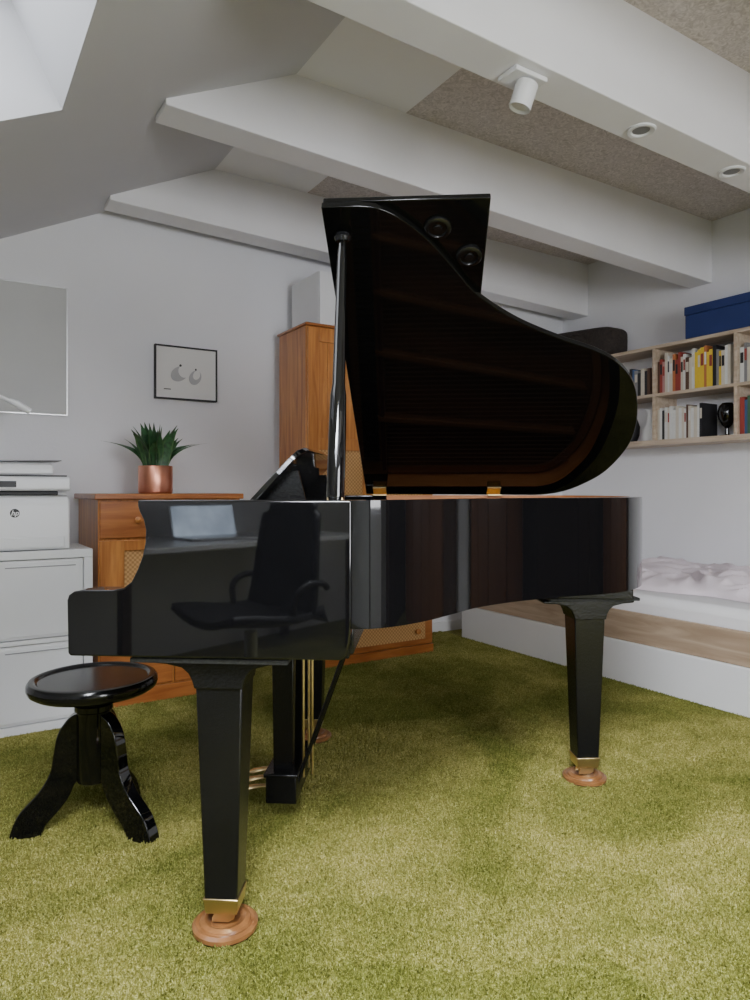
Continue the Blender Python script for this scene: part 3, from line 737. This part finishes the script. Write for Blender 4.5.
for i in range(len(g)-1):
    for j in range(12): mb.face([g[i][j], g[i+1][j], g[i+1][j+1], g[i][j+1]])
o = mb.finish('seat_shell', M['blackmatte'], oc); sd = o.modifiers.new('solid', 'SOLIDIFY'); sd.thickness = .03
for s_ in (-1, 1):
    MB().tube(catmull([(-.27,.20*s_,.56),(-.25,.22*s_,.60),(-.20,.245*s_,.625),(-.12,.25*s_,.625),(-.06,.245*s_,.58),(-.06,.225*s_,.48),(-.06,.2*s_,.42)], 4), .014).finish('armrest', M['blackmatte'], oc)
MB().tube([(0,0,.41),(0,0,.10)], .03).finish('column', M['alu'], oc)
mb = MB()
for k in range(5):
    a = 2*math.pi*k/5; mb.tube([(0,0,.10),(.28*math.cos(a),.28*math.sin(a),.07)], [.025,.018])
    mb.lathe([(.0005,0),(.025,.005),(.028,.028),(.02,.05),(.0005,.055)], .28*math.cos(a), .28*math.sin(a), 14)
mb.finish('star_base', M['blackmatte'], oc)
cp = top('reflection_cupboard', 'tall dark walnut cupboard added out of view for its dark reflection', 'cupboard', (3.35, -1.90, 0))  # unseen cupboard added so the rim mirrors something dark
box('body', (-.80, .80, -.28, .26, 0, 2.1), M['walnut'], cp, .004)
for x0, x1 in ((-.79, -.27), (-.265, .265), (.27, .79)): box('door', (x0, x1, .261, .28, .06, 2.07), M['walnut'], cp, .004)
cp = top('reflection_cupboard', 'long dark cherry wood cupboard added out of view to be mirrored in the rim', 'cupboard', (4.10, -.32, 0))  # added out of view; darkens and tints what the piano tail mirrors
box('body', (-.22, .24, -1.00, 1.00, 0, 2.0), M['cherry'], cp, .004)
for k in range(4): box('door', (-.24, -.221, -.99+k*.4975, -.99+k*.4975+.48, .06, 1.97), M['cherry'], cp, .004)
for x0, x1 in ((.12, .46), (1.94, 2.45)):
    mb = MB(); P = []
    nn = 80
    for i in range(nn+1):
        x = x0+(x1-x0)*i/nn; P.append((x, -2.10+.03*math.sin(i*.75)))
    mb.prism(P+[(p[0], p[1]-.004) for p in reversed(P)], 'z', .02, 2.30)
    tag(mb.finish('curtain', M['curtain'], None), 'pale folded floor length curtain beside the window', 'curtain', 'window curtains')

# ------------------------------------------------------------------ light
w = bpy.data.worlds.new('World'); bpy.context.scene.world = w; w.use_nodes = True
bgn = w.node_tree.nodes['Background']; bgn.inputs['Color'].default_value = (0.85, 0.92, 1.0, 1); bgn.inputs['Strength'].default_value = 0.7
def area(name, x0, x1, y0, y1, power, col=(.915, .95, 1)):
    L = bpy.data.lights.new(name, 'AREA'); L.shape = 'RECTANGLE'; L.size = (x1-x0)*1.1; L.size_y = (y1-y0); L.energy = power; L.color = col
    o = bpy.data.objects.new(name, L); C.objects.link(o)
    cx = (x0+x1)/2; o.location = Vector((cx, (y0+y1)/2, zs(cx)))+NS*(TH-.02)
    zax = NS; yax = Vector((0, 1, 0)); xax = yax.cross(zax).normalized()
    o.rotation_euler = Matrix((xax, yax, zax)).transposed().to_euler()
    return o
area('skylight_daylight', -.50, .31, 1.50, 2.58, 12)
area('skylight_daylight', -.55, .31, -.70, .30, 265)
L = bpy.data.lights.new('window_daylight', 'AREA'); L.shape = 'RECTANGLE'; L.size = WX1-WX0-.1; L.size_y = WZ1-WZ0-.1; L.energy = 102; L.color = (.95, .97, 1.0)
o = bpy.data.objects.new('window_daylight', L); C.objects.link(o); o.location = ((WX0+WX1)/2, YF-.04, (WZ0+WZ1)/2)
o.rotation_euler = Vector((0, 1, 0)).to_track_quat('-Z', 'Z').to_euler()
# ------------------------------------------------------------------ camera
cd = bpy.data.cameras.new('camera'); cam = bpy.data.objects.new('camera', cd); C.objects.link(cam)
cd.sensor_fit = 'VERTICAL'; cd.sensor_height = 36; cd.lens = 24.84; cd.shift_y = -0.01; cd.clip_start = .02
cam.location = (0, 0, 1.03); cam.rotation_euler = (math.pi/2, 0, math.radians(-32.2))
bpy.context.scene.camera = cam
